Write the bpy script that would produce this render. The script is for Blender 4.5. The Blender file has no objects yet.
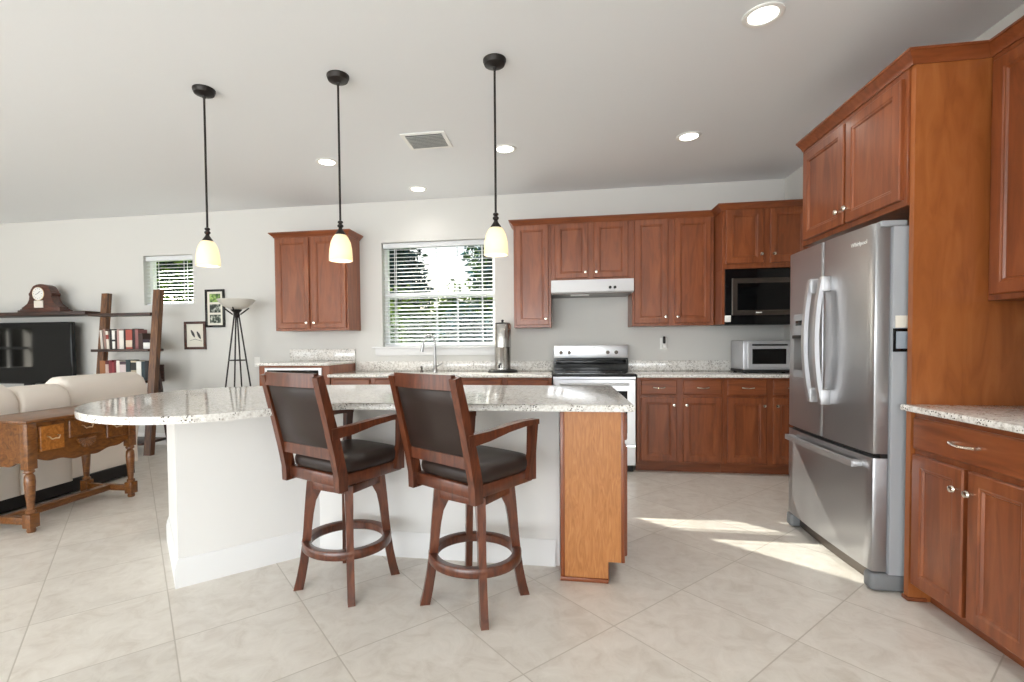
import bpy, bmesh, math, random
from mathutils import Matrix, Vector
random.seed(7)
PI = math.pi
C = bpy.context.scene.collection
SC = bpy.context.scene
# ------------------------------------------------------------------ camera
yaw, pit, rol = math.radians(-9.058), math.radians(-1.568), math.radians(-.509)
fv = Vector((math.sin(yaw)*math.cos(pit), math.cos(yaw)*math.cos(pit), math.sin(pit)))
rv = fv.cross(Vector((0, 0, 1))).normalized(); uv = rv.cross(fv)
r2 = math.cos(rol)*rv + math.sin(rol)*uv; u2 = -math.sin(rol)*rv + math.cos(rol)*uv
cam = bpy.data.cameras.new('camera'); camo = bpy.data.objects.new('camera', cam); C.objects.link(camo)
M4 = Matrix((r2, u2, -fv)).transposed().to_4x4(); M4.translation = Vector((0, 0, 1.21))
camo.matrix_world = M4
cam.sensor_width = 36; cam.lens = 485/1024*36; cam.shift_x = 28/1024; cam.shift_y = 16/1024; cam.clip_start = .05
SC.camera = camo
# ------------------------------------------------------------------ exposure, sky, sun, added fill lamps behind and left of the camera
vs = SC.view_settings
vs.view_transform = 'Standard'; vs.look = 'None'; vs.exposure = -0.08; vs.gamma = 1; vs.use_curve_mapping = False
SC.cycles.use_denoising = True
SC.cycles.max_bounces = 12; SC.cycles.diffuse_bounces = 8; SC.cycles.transparent_max_bounces = 12
SC.cycles.caustics_reflective = False; SC.cycles.caustics_refractive = False
SC.cycles.sample_clamp_indirect = 6
W = bpy.data.worlds.new('sky'); SC.world = W; W.use_nodes = True
nt = W.node_tree; nt.nodes.clear()
sky = nt.nodes.new('ShaderNodeTexSky'); sky.sky_type = 'NISHITA'; sky.sun_disc = False
sky.sun_elevation = math.radians(35); sky.sun_rotation = math.radians(-45); sky.air_density = 1.0; sky.dust_density = 3.0
bg = nt.nodes.new('ShaderNodeBackground'); bg.inputs['Strength'].default_value = .22
wo = nt.nodes.new('ShaderNodeOutputWorld')
nt.links.new(sky.outputs[0], bg.inputs[0]); nt.links.new(bg.outputs[0], wo.inputs[0])
def light(name, kind, loc, energy, col=(1, 1, 1), parent=None, **kw):
    l = bpy.data.lights.new(name, kind); l.energy = energy; l.color = col
    for k, v in kw.items(): setattr(l, k, v)
    o = bpy.data.objects.new(name, l); C.objects.link(o); o.location = loc
    if parent: o.parent = parent
    return o
sun = light('sun', 'SUN', (0, 0, 6), 32.0, (1, .95, .86), angle=math.radians(.5))
sun.rotation_euler = Vector((.7071*1.24, -.7071, -.571)).to_track_quat('-Z', 'Y').to_euler()
for nm, x0, x1, z0, z1, e in (('fill_behind_wide', -6.2, -.1, .05, 2.5, 545), ('fill_behind_narrow', .3, 1.3, .9, 2.3, 60)):
    a = light(nm, 'AREA', ((x0+x1)/2, -5.9, (z0+z1)/2), e, (.935, .974, 1), shape='RECTANGLE', size=x1-x0, size_y=z1-z0)
    a.rotation_euler = (math.radians(122), 0, 0)  # unseen fill added behind the camera, tilted up to brighten the ceiling

a = light('fill_left_side', 'AREA', (-8.5, -1.6, 1.35), 110, (.935, .974, 1), shape='RECTANGLE', size=4.6, size_y=2.0)  # unseen fill added on the left to brighten the right-hand cabinets
a.rotation_euler = Vector((1, 0, .12)).to_track_quat('-Z', 'Y').to_euler()
# ------------------------------------------------------------------ materials
def lin(r, g, b):
    f = lambda c: (c/255/12.92) if c/255 <= .04045 else ((c/255+.055)/1.055)**2.4
    return (f(r), f(g), f(b), 1)
def mat(name, col, rough=.5, metal=0, spec=.5, coat=0, emit=None, es=0, trans=0):
    m = bpy.data.materials.new(name); m.use_nodes = True
    b = m.node_tree.nodes['Principled BSDF']
    b.inputs['Base Color'].default_value = col; b.inputs['Roughness'].default_value = rough
    b.inputs['Metallic'].default_value = metal; b.inputs['Specular IOR Level'].default_value = spec
    b.inputs['Coat Weight'].default_value = coat; b.inputs['Coat Roughness'].default_value = .12
    b.inputs['Transmission Weight'].default_value = trans
    if emit: b.inputs['Emission Color'].default_value = emit; b.inputs['Emission Strength'].default_value = es
    return m
def N(m, t, **kw):
    n = m.node_tree.nodes.new(t)
    for k, v in kw.items(): setattr(n, k, v)
    return n
def L(m, a, b): m.node_tree.links.new(a, b)
def ramp(m, stops):
    r = N(m, 'ShaderNodeValToRGB'); cr = r.color_ramp
    while len(cr.elements) < len(stops): cr.elements.new(.5)
    for e, (p, c) in zip(cr.elements, stops): e.position = p; e.color = c
    return r
def coords(m, scale, kind='Object', rot=(0, 0, 0)):
    t = N(m, 'ShaderNodeTexCoord'); mp = N(m, 'ShaderNodeMapping')
    mp.inputs['Scale'].default_value = scale; mp.inputs['Rotation'].default_value = rot
    L(m, t.outputs[kind], mp.inputs['Vector']); return mp.outputs[0]
def wood(name, dark, mid, light_, scale, rough=.3, coat=.25, dist=1.2, nscale=4.0, bump=.02):
    m = mat(name, mid, rough, coat=coat); b = m.node_tree.nodes['Principled BSDF']
    v = coords(m, scale)
    n = N(m, 'ShaderNodeTexNoise'); n.inputs['Scale'].default_value = nscale; n.inputs['Detail'].default_value = 6; n.inputs['Distortion'].default_value = dist
    L(m, v, n.inputs['Vector'])
    r = ramp(m, [(.3, dark), (.52, mid), (.75, light_)]); L(m, n.outputs['Fac'], r.inputs[0])
    L(m, r.outputs[0], b.inputs['Base Color'])
    bp = N(m, 'ShaderNodeBump'); bp.inputs['Strength'].default_value = bump; L(m, n.outputs['Fac'], bp.inputs['Height']); L(m, bp.outputs[0], b.inputs['Normal'])
    return m
CH = wood('cherry', lin(110, 57, 29), lin(130, 69, 36), lin(143, 82, 46), (5, 5, .7), .34, .18)
CHH = wood('cherry_cross', lin(110, 57, 29), lin(130, 69, 36), lin(143, 82, 46), (.7, 5, 5), .34, .18)
CHY = wood('cherry_panel', lin(140, 78, 36), lin(156, 90, 44), lin(166, 101, 53), (4, 4, .8), .36)
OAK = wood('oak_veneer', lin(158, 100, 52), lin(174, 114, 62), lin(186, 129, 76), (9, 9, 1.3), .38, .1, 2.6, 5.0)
TBL = wood('golden_oak', lin(82, 46, 16), lin(114, 68, 26), lin(136, 88, 38), (6, 2, 6), .32, .3, 2.0, 4.0)
TBD = wood('golden_oak_lit', lin(132, 78, 26), lin(168, 104, 40), lin(188, 126, 58), (6, 2, 6), .32, .3, 2.0, 4.0)  # golden oak lightened: light falling on the left drawer put into its colour
STL = wood('stool_wood', lin(62, 30, 17), lin(90, 45, 25), lin(114, 62, 37), (6, 6, 1.5), .3, .35, 1.5, 4.0)
WAL = wood('walnut', lin(62, 36, 20), lin(102, 64, 34), lin(134, 90, 50), (7, 7, .8), .4, .1, 1.5, 4.0)
WLD = wood('dark_walnut', lin(34, 18, 12), lin(54, 30, 20), lin(72, 42, 28), (.8, 6, 6), .4, .1, 1.5, 4.0)
CLK = wood('mahogany', lin(48, 22, 14), lin(74, 36, 22), lin(96, 50, 30), (1, 6, 6), .3, .3, 1.5, 4.0)
def paint(name, col, rough=.6, sc=60, bs=.02):
    m = mat(name, col, rough, spec=.3); b = m.node_tree.nodes['Principled BSDF']
    n = N(m, 'ShaderNodeTexNoise'); n.inputs['Scale'].default_value = sc; n.inputs['Detail'].default_value = 3
    L(m, coords(m, (1, 1, 1)), n.inputs['Vector'])
    bp = N(m, 'ShaderNodeBump'); bp.inputs['Strength'].default_value = bs; bp.inputs['Distance'].default_value = .01
    L(m, n.outputs['Fac'], bp.inputs['Height']); L(m, bp.outputs[0], b.inputs['Normal']); return m
WALLM = paint('wall_paint', lin(211, 210, 206))
CEIL = paint('ceiling_paint', lin(232, 234, 236), .75, 90, .04)
WHITE = paint('white_trim', lin(228, 228, 228), .4, 30, .005)
KNEE = paint('knee_wall_paint', lin(226, 225, 223))
def floor_mat():
    m = mat('floor_tile', (.6, .55, .48, 1), .32); b = m.node_tree.nodes['Principled BSDF']
    t = N(m, 'ShaderNodeTexCoord'); s = N(m, 'ShaderNodeSeparateXYZ'); L(m, t.outputs['Object'], s.inputs[0])
    def mth(op, a, c=None):
        n = N(m, 'ShaderNodeMath', operation=op)
        for i, q in enumerate((a, c)):
            if q is None: continue
            if isinstance(q, (int, float)): n.inputs[i].default_value = q
            else: L(m, q, n.inputs[i])
        return n.outputs[0]
    T = .508
    u = mth('DIVIDE', mth('SUBTRACT', mth('DIVIDE', mth('ADD', s.outputs[0], s.outputs[1]), 2**.5), 1.638), T)
    v = mth('DIVIDE', mth('ADD', mth('DIVIDE', mth('SUBTRACT', s.outputs[0], s.outputs[1]), 2**.5), 1.331), T)
    fu = mth('ABSOLUTE', mth('SUBTRACT', mth('FRACT', u), .5)); fw = mth('ABSOLUTE', mth('SUBTRACT', mth('FRACT', v), .5))
    e = mth('MAXIMUM', fu, fw)
    mr = N(m, 'ShaderNodeMapRange'); mr.inputs['From Min'].default_value = .4935; mr.inputs['From Max'].default_value = .4965; L(m, e, mr.inputs['Value'])
    cb = N(m, 'ShaderNodeCombineXYZ'); L(m, mth('FLOOR', u), cb.inputs[0]); L(m, mth('FLOOR', v), cb.inputs[1])
    wn = N(m, 'ShaderNodeTexWhiteNoise'); L(m, cb.outputs[0], wn.inputs['Vector'])
    ad = N(m, 'ShaderNodeVectorMath', operation='MULTIPLY_ADD'); L(m, wn.outputs['Color'], ad.inputs[0]); ad.inputs[1].default_value = (9, 9, 9); L(m, t.outputs['Object'], ad.inputs[2])
    n1 = N(m, 'ShaderNodeTexNoise'); n1.inputs['Scale'].default_value = 9; n1.inputs['Detail'].default_value = 9; n1.inputs['Roughness'].default_value = .68; n1.inputs['Distortion'].default_value = .7
    L(m, ad.outputs[0], n1.inputs['Vector'])
    r = ramp(m, [(.3, lin(202, 194, 183)), (.5, lin(216, 210, 201)), (.7, lin(225, 220, 212))]); L(m, n1.outputs['Fac'], r.inputs[0])
    hs = N(m, 'ShaderNodeHueSaturation'); L(m, r.outputs[0], hs.inputs['Color'])
    L(m, mth('ADD', mth('MULTIPLY', wn.outputs['Value'], .07), .965), hs.inputs['Value'])
    mx = N(m, 'ShaderNodeMix', data_type='RGBA'); L(m, mr.outputs[0], mx.inputs['Factor']); L(m, hs.outputs[0], mx.inputs['A']); mx.inputs['B'].default_value = lin(188, 180, 168)
    L(m, mx.outputs['Result'], b.inputs['Base Color'])
    bp = N(m, 'ShaderNodeBump'); bp.inputs['Strength'].default_value = .25; bp.inputs['Distance'].default_value = .004; bp.invert = True
    L(m, mr.outputs[0], bp.inputs['Height']); L(m, bp.outputs[0], b.inputs['Normal'])
    return m
FLOOR = floor_mat()
def granite():
    m = mat('granite', (.7, .68, .65, 1), .07, spec=.55); b = m.node_tree.nodes['Principled BSDF']
    v = coords(m, (1, 1, 1))
    n = N(m, 'ShaderNodeTexNoise'); n.inputs['Scale'].default_value = 55; n.inputs['Detail'].default_value = 7; n.inputs['Roughness'].default_value = .7; L(m, v, n.inputs['Vector'])
    r = ramp(m, [(.34, lin(168, 162, 154)), (.44, lin(212, 208, 202)), (.54, lin(230, 228, 223)), (.7, lin(238, 236, 232))]); L(m, n.outputs['Fac'], r.inputs[0])
    vo = N(m, 'ShaderNodeTexVoronoi'); vo.inputs['Scale'].default_value = 95; L(m, v, vo.inputs['Vector'])
    n2 = N(m, 'ShaderNodeTexNoise'); n2.inputs['Scale'].default_value = 14; n2.inputs['Detail'].default_value = 2; L(m, v, n2.inputs['Vector'])
    r2_ = ramp(m, [(.0, (1, 1, 1, 1)), (.26, (1, 1, 1, 1)), (.34, (0, 0, 0, 1))]); L(m, vo.outputs['Distance'], r2_.inputs[0])
    r3 = ramp(m, [(.5, (0, 0, 0, 1)), (.58, (1, 1, 1, 1))]); L(m, n2.outputs['Fac'], r3.inputs[0])
    mu = N(m, 'ShaderNodeMath', operation='MULTIPLY'); L(m, r2_.outputs[0], mu.inputs[0]); L(m, r3.outputs[0], mu.inputs[1])
    mx = N(m, 'ShaderNodeMix', data_type='RGBA'); L(m, mu.outputs[0], mx.inputs['Factor']); L(m, r.outputs[0], mx.inputs['A']); mx.inputs['B'].default_value = lin(72, 64, 58)
    L(m, mx.outputs['Result'], b.inputs['Base Color']); return m
GRAN = granite()
def steel(name, col, rough, sc):
    m = mat(name, col, rough, 1); b = m.node_tree.nodes['Principled BSDF']
    n = N(m, 'ShaderNodeTexNoise'); n.inputs['Scale'].default_value = .5; n.inputs['Detail'].default_value = 2; L(m, coords(m, sc), n.inputs['Vector'])
    mr = N(m, 'ShaderNodeMapRange'); mr.inputs['To Min'].default_value = rough-.015; mr.inputs['To Max'].default_value = rough+.02; L(m, n.outputs['Fac'], mr.inputs['Value']); L(m, mr.outputs[0], b.inputs['Roughness'])
    return m
SS = steel('stainless', (.43, .43, .44, 1), .28, (60, 60, 1)); SS.node_tree.nodes['Principled BSDF'].inputs['Metallic'].default_value = .88
SSH = steel('stainless_handle', (.58, .58, .59, 1), .5, (1, 60, 60))
SSB = steel('stainless_bright', (.74, .75, .77, 1), .3, (1, 60, 60))
NICK = mat('nickel', (.78, .72, .62, 1), .22, 1)
CHROME = mat('chrome', (.72, .72, .73, 1), .14, 1)
BRASS = mat('brass', (.75, .6, .4, 1), .3, 1)
GREY = paint('grey_enamel', lin(156, 159, 163), .4, 200, .03)
BLK = mat('black_gloss', lin(14, 14, 15), .1, spec=.35)
BLKM = mat('black_matte', lin(22, 21, 21), .5)
BRZ = mat('bronze_iron', lin(38, 33, 30), .42, .4)
DGL = mat('dark_glass', lin(9, 10, 11), .06, spec=.3)
GUN = mat('dark_steel', lin(88, 80, 74), .3, .8)
LEA = mat('leather', lin(40, 28, 23), .4, spec=.35, coat=.1)
SOFA = paint('sofa_fabric', lin(232, 224, 214), .8, 25, .12)
WPL = mat('white_plastic', lin(236, 236, 232), .4)
PAPER = mat('paper', lin(226, 222, 210), .7)
BLIND = mat('blind_white', lin(220, 223, 225), .5)
LITE = mat('lamp_lens', (1, 1, 1, 1), .5, emit=(1, .95, .87, 1), es=9)
BULB = mat('bulb', (1, 1, 1, 1), .5, emit=(1, .84, .62, 1), es=9)
def glassy(name, tint, refl=.015):
    m = bpy.data.materials.new(name); m.use_nodes = True; n = m.node_tree; n.nodes.clear()
    o = n.nodes.new('ShaderNodeOutputMaterial'); t = n.nodes.new('ShaderNodeBsdfTransparent'); t.inputs[0].default_value = tint
    g = n.nodes.new('ShaderNodeBsdfGlossy'); g.inputs['Roughness'].default_value = .02; x = n.nodes.new('ShaderNodeMixShader')
    x.inputs[0].default_value = refl
    n.links.new(t.outputs[0], x.inputs[1]); n.links.new(g.outputs[0], x.inputs[2]); n.links.new(x.outputs[0], o.inputs[0]); return m
PANE = glassy('window_glass', (.96, .98, .97, 1))
def frosted(name, col, f):
    m = bpy.data.materials.new(name); m.use_nodes = True; n = m.node_tree; n.nodes.clear()
    o = n.nodes.new('ShaderNodeOutputMaterial'); t = n.nodes.new('ShaderNodeBsdfTranslucent'); t.inputs[0].default_value = col
    d = n.nodes.new('ShaderNodeBsdfPrincipled'); d.inputs['Base Color'].default_value = col; d.inputs['Roughness'].default_value = .25 if 'leaf' not in name else .8; d.inputs['Specular IOR Level'].default_value = .5 if 'leaf' not in name else .1
    x = n.nodes.new('ShaderNodeMixShader'); x.inputs[0].default_value = f
    n.links.new(d.outputs[0], x.inputs[1]); n.links.new(t.outputs[0], x.inputs[2]); n.links.new(x.outputs[0], o.inputs[0]); return m
SHADE = frosted('frosted_shade', lin(245, 236, 218), .45)
BOWL = frosted('lamp_bowl', lin(232, 230, 224), .4)
LEAF = [frosted('leaf_%s' % k, lin(*c), .25) for k, c in (('dark', (36, 56, 46)), ('mid', (66, 96, 42)), ('light', (116, 140, 60)), ('blue', (52, 84, 92)))]
GRASS = paint('lawn', lin(110, 140, 70), .9, 8, .3)
BARK = paint('bark', lin(96, 80, 66), .9, 20, .4)
STUC = paint('stucco', lin(214, 208, 196), .9, 40, .1)

# ------------------------------------------------------------------ mesh helpers
class MB:
    def __init__(s): s.bm = bmesh.new()
    def box(s, x0, x1, y0, y1, z0, z1, bev=0, seg=2):
        vs_ = [s.bm.verts.new(p) for p in ((x0, y0, z0), (x1, y0, z0), (x1, y1, z0), (x0, y1, z0), (x0, y0, z1), (x1, y0, z1), (x1, y1, z1), (x0, y1, z1))]
        fs = [s.bm.faces.new([vs_[i] for i in f]) for f in ((3, 2, 1, 0), (4, 5, 6, 7), (0, 1, 5, 4), (1, 2, 6, 5), (2, 3, 7, 6), (3, 0, 4, 7))]
        if bev:
            es = list({e for f in fs for e in f.edges})
            bmesh.ops.bevel(s.bm, geom=es, offset=bev, segments=seg, profile=.5, affect='EDGES')
        return s
    def prism(s, poly, a0, a1, axis='z', bev=0):
        """poly in the two other axes (x,y)->z ; axis 'y': poly (x,z) ; axis 'x': poly (y,z)"""
        def P(u, v, a): return {'z': (u, v, a), 'y': (u, a, v), 'x': (a, u, v)}[axis]
        b = [s.bm.verts.new(P(u, v, a0)) for u, v in poly]; t = [s.bm.verts.new(P(u, v, a1)) for u, v in poly]
        n = len(poly); fs = [s.bm.faces.new(b), s.bm.faces.new(t)]
        for i in range(n): fs.append(s.bm.faces.new((b[i], b[(i+1) % n], t[(i+1) % n], t[i])))
        if bev:
            es = list(fs[0].edges)+list(fs[1].edges)
            bmesh.ops.bevel(s.bm, geom=es, offset=bev, segments=2, profile=.5, affect='EDGES')
        return s
    def loft(s, rings, cap=True, closed=True):
        R = [[s.bm.verts.new(p) for p in r] for r in rings]; n = len(R[0])
        for a, b in zip(R, R[1:]):
            for i in range(n if closed else n-1): s.bm.faces.new((a[i], a[(i+1) % n], b[(i+1) % n], b[i]))
        if cap:
            s.bm.faces.new(R[0]); s.bm.faces.new(R[-1])
        return s
    def lathe(s, prof, c=(0, 0, 0), axis='z', n=20, cap=True):
        rings = []
        for r, h in prof:
            r = max(r, .0004); ring = []
            for i in range(n):
                a = 2*PI*i/n; u, v = r*math.cos(a), r*math.sin(a)
                p = {'z': (u, v, h), 'y': (u, h, v), 'x': (h, u, v)}[axis]
                ring.append((p[0]+c[0], p[1]+c[1], p[2]+c[2]))
            rings.append(ring)
        return s.loft(rings, cap)
    def tube(s, path, r, n=10, flat=None, up=(0, 0, 1)):
        P = [Vector(p) for p in path]; rings = []
        for i, p in enumerate(P):
            t = (P[min(i+1, len(P)-1)]-P[max(i-1, 0)]).normalized()
            u = Vector(up) if abs(t.dot(Vector(up))) < .95 else Vector((1, 0, 0))
            a = t.cross(u).normalized(); b = a.cross(t)
            rr = r[i] if isinstance(r, (list, tuple)) else r
            ra, rb = (rr, rr) if flat is None else (rr*flat[0], rr*flat[1])
            rings.append([p+a*ra*math.cos(2*PI*k/n)+b*rb*math.sin(2*PI*k/n) for k in range(n)])
        return s.loft(rings)
    def bar(s, path, w, h, up=(0, 0, 1)):
        P = [Vector(p) for p in path]; rings = []
        for i, p in enumerate(P):
            t = (P[min(i+1, len(P)-1)]-P[max(i-1, 0)]).normalized()
            u = Vector(up); a = t.cross(u).normalized(); b = a.cross(t)
            ww = w[i] if isinstance(w, (list, tuple)) else w; hh = h[i] if isinstance(h, (list, tuple)) else h
            rings.append([p+a*sx*ww/2+b*sy*hh/2 for sx, sy in ((-1, -1), (1, -1), (1, 1), (-1, 1))])
        return s.loft(rings)
    def rloft(s, x0, x1, z0, z1, loops, y=0):
        rings = [[(x0+i, y-o, z0+i), (x1-i, y-o, z0+i), (x1-i, y-o, z1-i), (x0+i, y-o, z1-i)] for i, o in loops]
        return s.loft(rings)
    def torus(s, c, R, r, n=32, k=10, sy=1.0, hz=None):
        rings = []
        for i in range(n):
            a = 2*PI*i/n
            rings.append([(c[0]+(R+r*math.cos(b))*math.cos(a), c[1]+(R+r*math.cos(b))*math.sin(a), c[2]+(hz or r)*math.sin(b)) for b in [2*PI*j/k for j in range(k)]])
        rings.append(rings[0]); return s.loft(rings, cap=False)
    def sweep(s, prof, path, side=1):
        P = [Vector((p[0], p[1])) for p in path]; rings = []
        for i, p in enumerate(P):
            d0 = (p-P[i-1]).normalized() if i else None; d1 = (P[i+1]-p).normalized() if i < len(P)-1 else None
            n0 = Vector((d0.y, -d0.x))*side if d0 else None; n1 = Vector((d1.y, -d1.x))*side if d1 else None
            if n0 is None: m = n1
            elif n1 is None: m = n0
            else:
                m = (n0+n1).normalized(); m = m/max(.2, m.dot(n0))
            rings.append([(p.x+m.x*o, p.y+m.y*o, z) for o, z in prof])
        return s.loft(rings)
    def build(s, name, m, parent=None, smooth=40, loc=None):
        me = bpy.data.meshes.new(name)
        bmesh.ops.remove_doubles(s.bm, verts=s.bm.verts, dist=1e-5)
        bmesh.ops.recalc_face_normals(s.bm, faces=s.bm.faces)
        s.bm.to_mesh(me); s.bm.free()
        me.materials.append(m)
        if smooth:
            me.polygons.foreach_set('use_smooth', [True]*len(me.polygons)); me.set_sharp_from_angle(angle=math.radians(smooth))
        o = bpy.data.objects.new(name, me); C.objects.link(o)
        if parent: o.parent = parent
        if loc: o.location = loc
        return o
def tag(o, label, cat, group=None, kind=None):
    o['label'] = label; o['category'] = cat
    if group: o['group'] = group
    if kind: o['kind'] = kind
    return o
def thing(name, label, cat, loc=(0, 0, 0), rz=0, group=None):
    o = bpy.data.objects.new(name, None); o.empty_display_size = .1; C.objects.link(o)
    o.location = loc; o.rotation_euler = (0, 0, rz)
    return tag(o, label, cat, group)
def struct(o, label, cat): return tag(o, label, cat, kind='structure')

# ------------------------------------------------------------------ setting
XL, XR, YB, YF, ZC = -8.6, 2.2, 5.27, -6.0, 2.82
struct(MB().box(XL-.2, XR+.2, YF-.2, YB+.2, -.1, 0).build('floor', FLOOR), 'beige stone tile floor laid on the diagonal', 'floor')
struct(MB().box(XL-.2, XR+.2, YF-.2, YB+.2, ZC, ZC+.15).build('ceiling', CEIL), 'flat off-white ceiling with recessed lights', 'ceiling')
def wall_holes(name, x0, x1, y0, y1, holes, m):
    b = MB(); xs = x0
    for (a, c, z0, z1) in holes:
        b.box(xs, a, y0, y1, 0, ZC)
        if z0 > 0: b.box(a, c, y0, y1, 0, z0)
        if z1 < ZC: b.box(a, c, y0, y1, z1, ZC)
        xs = c
    b.box(xs, x1, y0, y1, 0, ZC)
    return b.build(name, m)
W1 = (-2.005, -.715, 1.185, 2.36); W2 = (-5.08, -4.40, 1.72, 2.325)
struct(wall_holes('wall_back', XL, XR, YB, YB+.18, [W2, W1], WALLM), 'greige back wall with two blind-covered windows', 'wall')
struct(wall_holes('wall_front', XL, XR, YF-.18, YF, [(-6.25, -.05, 0, 2.5), (.25, 1.35, .85, 2.35)], WALLM), 'greige wall with openings for the fill lamps behind the camera', 'wall')
struct(MB().box(XR, XR+.15, 1.875, YB+.18, 0, ZC).build('wall_right', WALLM), 'greige wall behind the refrigerator', 'wall')
struct(MB().box(1.63, XR+.15, YF-.18, 1.875, 0, ZC).build('wall_right_return', WALLM), 'greige wall end beside the right-hand cabinets', 'wall')
b = MB(); ys = YF-.18
for a, c, z0, z1 in ((-4.0, .8, .3, 2.4), (3.45, 3.98, .9, 1.52)):
    b.box(XL-.15, XL, ys, a, 0, ZC).box(XL-.15, XL, a, c, 0, z0).box(XL-.15, XL, a, c, z1, ZC); ys = c
b.box(XL-.15, XL, ys, YB+.18, 0, ZC)
struct(b.build('wall_left', WALLM), 'greige living room side wall', 'wall')
struct(MB().box(XL-.1, XL-.06, 3.45, 3.98, 1.19, 1.23).box(XL-.1, XL-.06, 3.695, 3.735, .9, 1.19).box(XL-.1, XL-.06, 3.695, 3.735, 1.23, 1.52).build('window_3', WHITE), 'cross bars of the small side window', 'window')
BBP = [(0, 0), (.016, 0), (.016, .095), (.012, .105), (.012, .115), (.006, .128), (.004, .14), (0, .142)]
struct(MB().sweep(BBP, [(XL, YB), (-3.125, YB)], 1).build('baseboard_back', WHITE), 'white baseboard along the back wall', 'baseboard')
struct(MB().sweep(BBP, [(1.63, 1.875), (1.63, YF)], 1).build('baseboard_right', WHITE), 'white baseboard on the right wall end', 'baseboard')
# window frames, glass
def window(n, w, rail, label):
    x0, x1, z0, z1 = w; b = MB(); ya, yb = YB+.10, YB+.16; t = .035
    b.box(x0, x1, ya, yb, z0, z0+t).box(x0, x1, ya, yb, z1-t, z1).box(x0, x0+t, ya, yb, z0+t, z1-t).box(x1-t, x1, ya, yb, z0+t, z1-t)
    if rail: b.box(x0+t, x1-t, ya, yb, rail-.025, rail+.025)
    o = struct(b.build('window_%d' % n, WHITE), label, 'window')
    p = MB().box(x0+t, x1-t, YB+.125, YB+.129, z0+t, z1-t).build('pane', PANE, o)
    return o
w1 = window(1, W1, 1.775, 'white framed kitchen window over the sink')
window(2, W2, None, 'small white framed high window in the living area')
MB().box(-2.12, -.665, YB-.045, YB-.001, 1.165, 1.185, .005).box(-2.09, -.695, YB-.016, YB-.001, 1.085, 1.165, .004).build('window_sill', WHITE, w1)
# blinds
def blind(w, label, cords, pitch=.0425, wand=True):
    x0, x1, z0, z1 = w; t = thing('window_blind', label, 'blind', ((x0+x1)/2, YB+.055, z0)); h = z1-z0; hw = (x1-x0)/2-.012
    MB().box(-hw-.004, hw+.004, -.03, .03, h-.06, h-.004, .004).build('headrail', BLIND, t)
    b = MB(); a = math.radians(14); z = .035
    while z < h-.075:
        dy, dz = .025*math.cos(a), .025*math.sin(a); th = .0014
        b.loft([[(x, -dy, z-dz-th), (x, 0, z+.003-th), (x, dy, z+dz-th), (x, dy, z+dz+th), (x, 0, z+.003+th), (x, -dy, z-dz+th)] for x in (-hw, hw)])
        z += pitch
    b.build('slats', BLIND, t)
    MB().box(-hw, hw, -.025, .025, .003, .019, .004).build('bottom_rail', BLIND, t)
    for c in cords:
        k = MB()
        for yy in (-.027, .027): k.box(c-.0035, c+.0035, yy-.001, yy+.001, .015, h-.06)
        k.build('ladder_cord', BLIND, t)
    return t
blind(W1, 'white slatted blind in the window above the kitchen sink', (-.5, -.02, .22, .5))
blind(W2, 'small white slatted blind in the high living area window', (-.2, .2))
# outdoors
struct(MB().box(-30, 30, YB+.18, 40, -.25, -.12).build('ground', GRASS), 'lawn outside the windows', 'ground')
struct(MB().box(XL, XR+.2, YB+.18, YB+.75, 2.72, 2.86).build('trim_eave', WHITE), 'white roof eave over the back windows', 'eave')
def foliage(name, label, cat, loc, blobs, n, mats, size, trunk=None, group=None, core=.8):
    t = thing(name, label, cat, loc, 0, group); b = MB()
    for bx, by, bz, rx, ry, rz in blobs:
        g = bmesh.ops.create_icosphere(b.bm, subdivisions=3, radius=1)
        for v in g['verts']:
            k = core*random.uniform(.85, 1.05); v.co = Vector((bx+v.co.x*rx*k, by+v.co.y*ry*k, bz+v.co.z*rz*k))
    b.build('inner_foliage', mats[0], t, smooth=0)
    for m in mats:
        b = MB()
        for k in range(n//len(mats)):
            bx, by, bz, rx, ry, rz = random.choice(blobs)
            v = Vector((random.gauss(0, 1), random.gauss(0, 1), random.gauss(0, 1))).normalized()*random.uniform(.75, 1.04)
            c = Vector((bx+v.x*rx, by+v.y*ry, bz+v.z*rz))
            d1 = Vector((random.gauss(0, 1), random.gauss(0, 1), random.gauss(0, .6))).normalized(); d2 = d1.cross(Vector((random.gauss(0, 1), random.gauss(0, 1), 1))).normalized()
            s = size*random.uniform(.6, 1.3)
            q = [b.bm.verts.new(c+d1*s), b.bm.verts.new(c+d2*s*.4), b.bm.verts.new(c-d1*s), b.bm.verts.new(c-d2*s*.4)]
            b.bm.faces.new(q)
        b.build('leaves', m, t, smooth=0)
    if trunk: MB().tube(trunk[0], trunk[1], 8).build('trunk', BARK, t)
    return t
TR = ([(0, 0, 0), (.06, 0, 1.4), (0, 0, 3.0)], [.14, .11, .04])
SR = ([(0, 0, 0), (0, 0, 1.2)], [.05, .02])
foliage('hedge_shrub', 'sunlit green shrub outside the lower left of the sink window', 'shrub', (-2.95, 7.3, -.12), [(0, 0, 1.0, .62, .5, 1.05)], 2000, [LEAF[1], LEAF[2]], .06, SR)
foliage('hedge_shrub', 'dark clipped hedge outside the lower right of the sink window', 'shrub', (-1.12, 7.4, -.12), [(-.36, 0, .95, .6, .5, 1.03), (.35, 0, .95, .8, .5, 1.05)], 3000, [LEAF[0], LEAF[3]], .06, SR)
foliage('hedge_shrub', 'pale green sunlit bush behind the dark hedge at mid-height of the sink window', 'shrub', (-2.5, 9.0, -.12), [(-.5, 0, 1.2, .8, .6, 1.25), (.6, 0, 1.2, .9, .6, 1.3)], 2600, [LEAF[1], LEAF[2], LEAF[2]], .07, SR)
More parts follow.
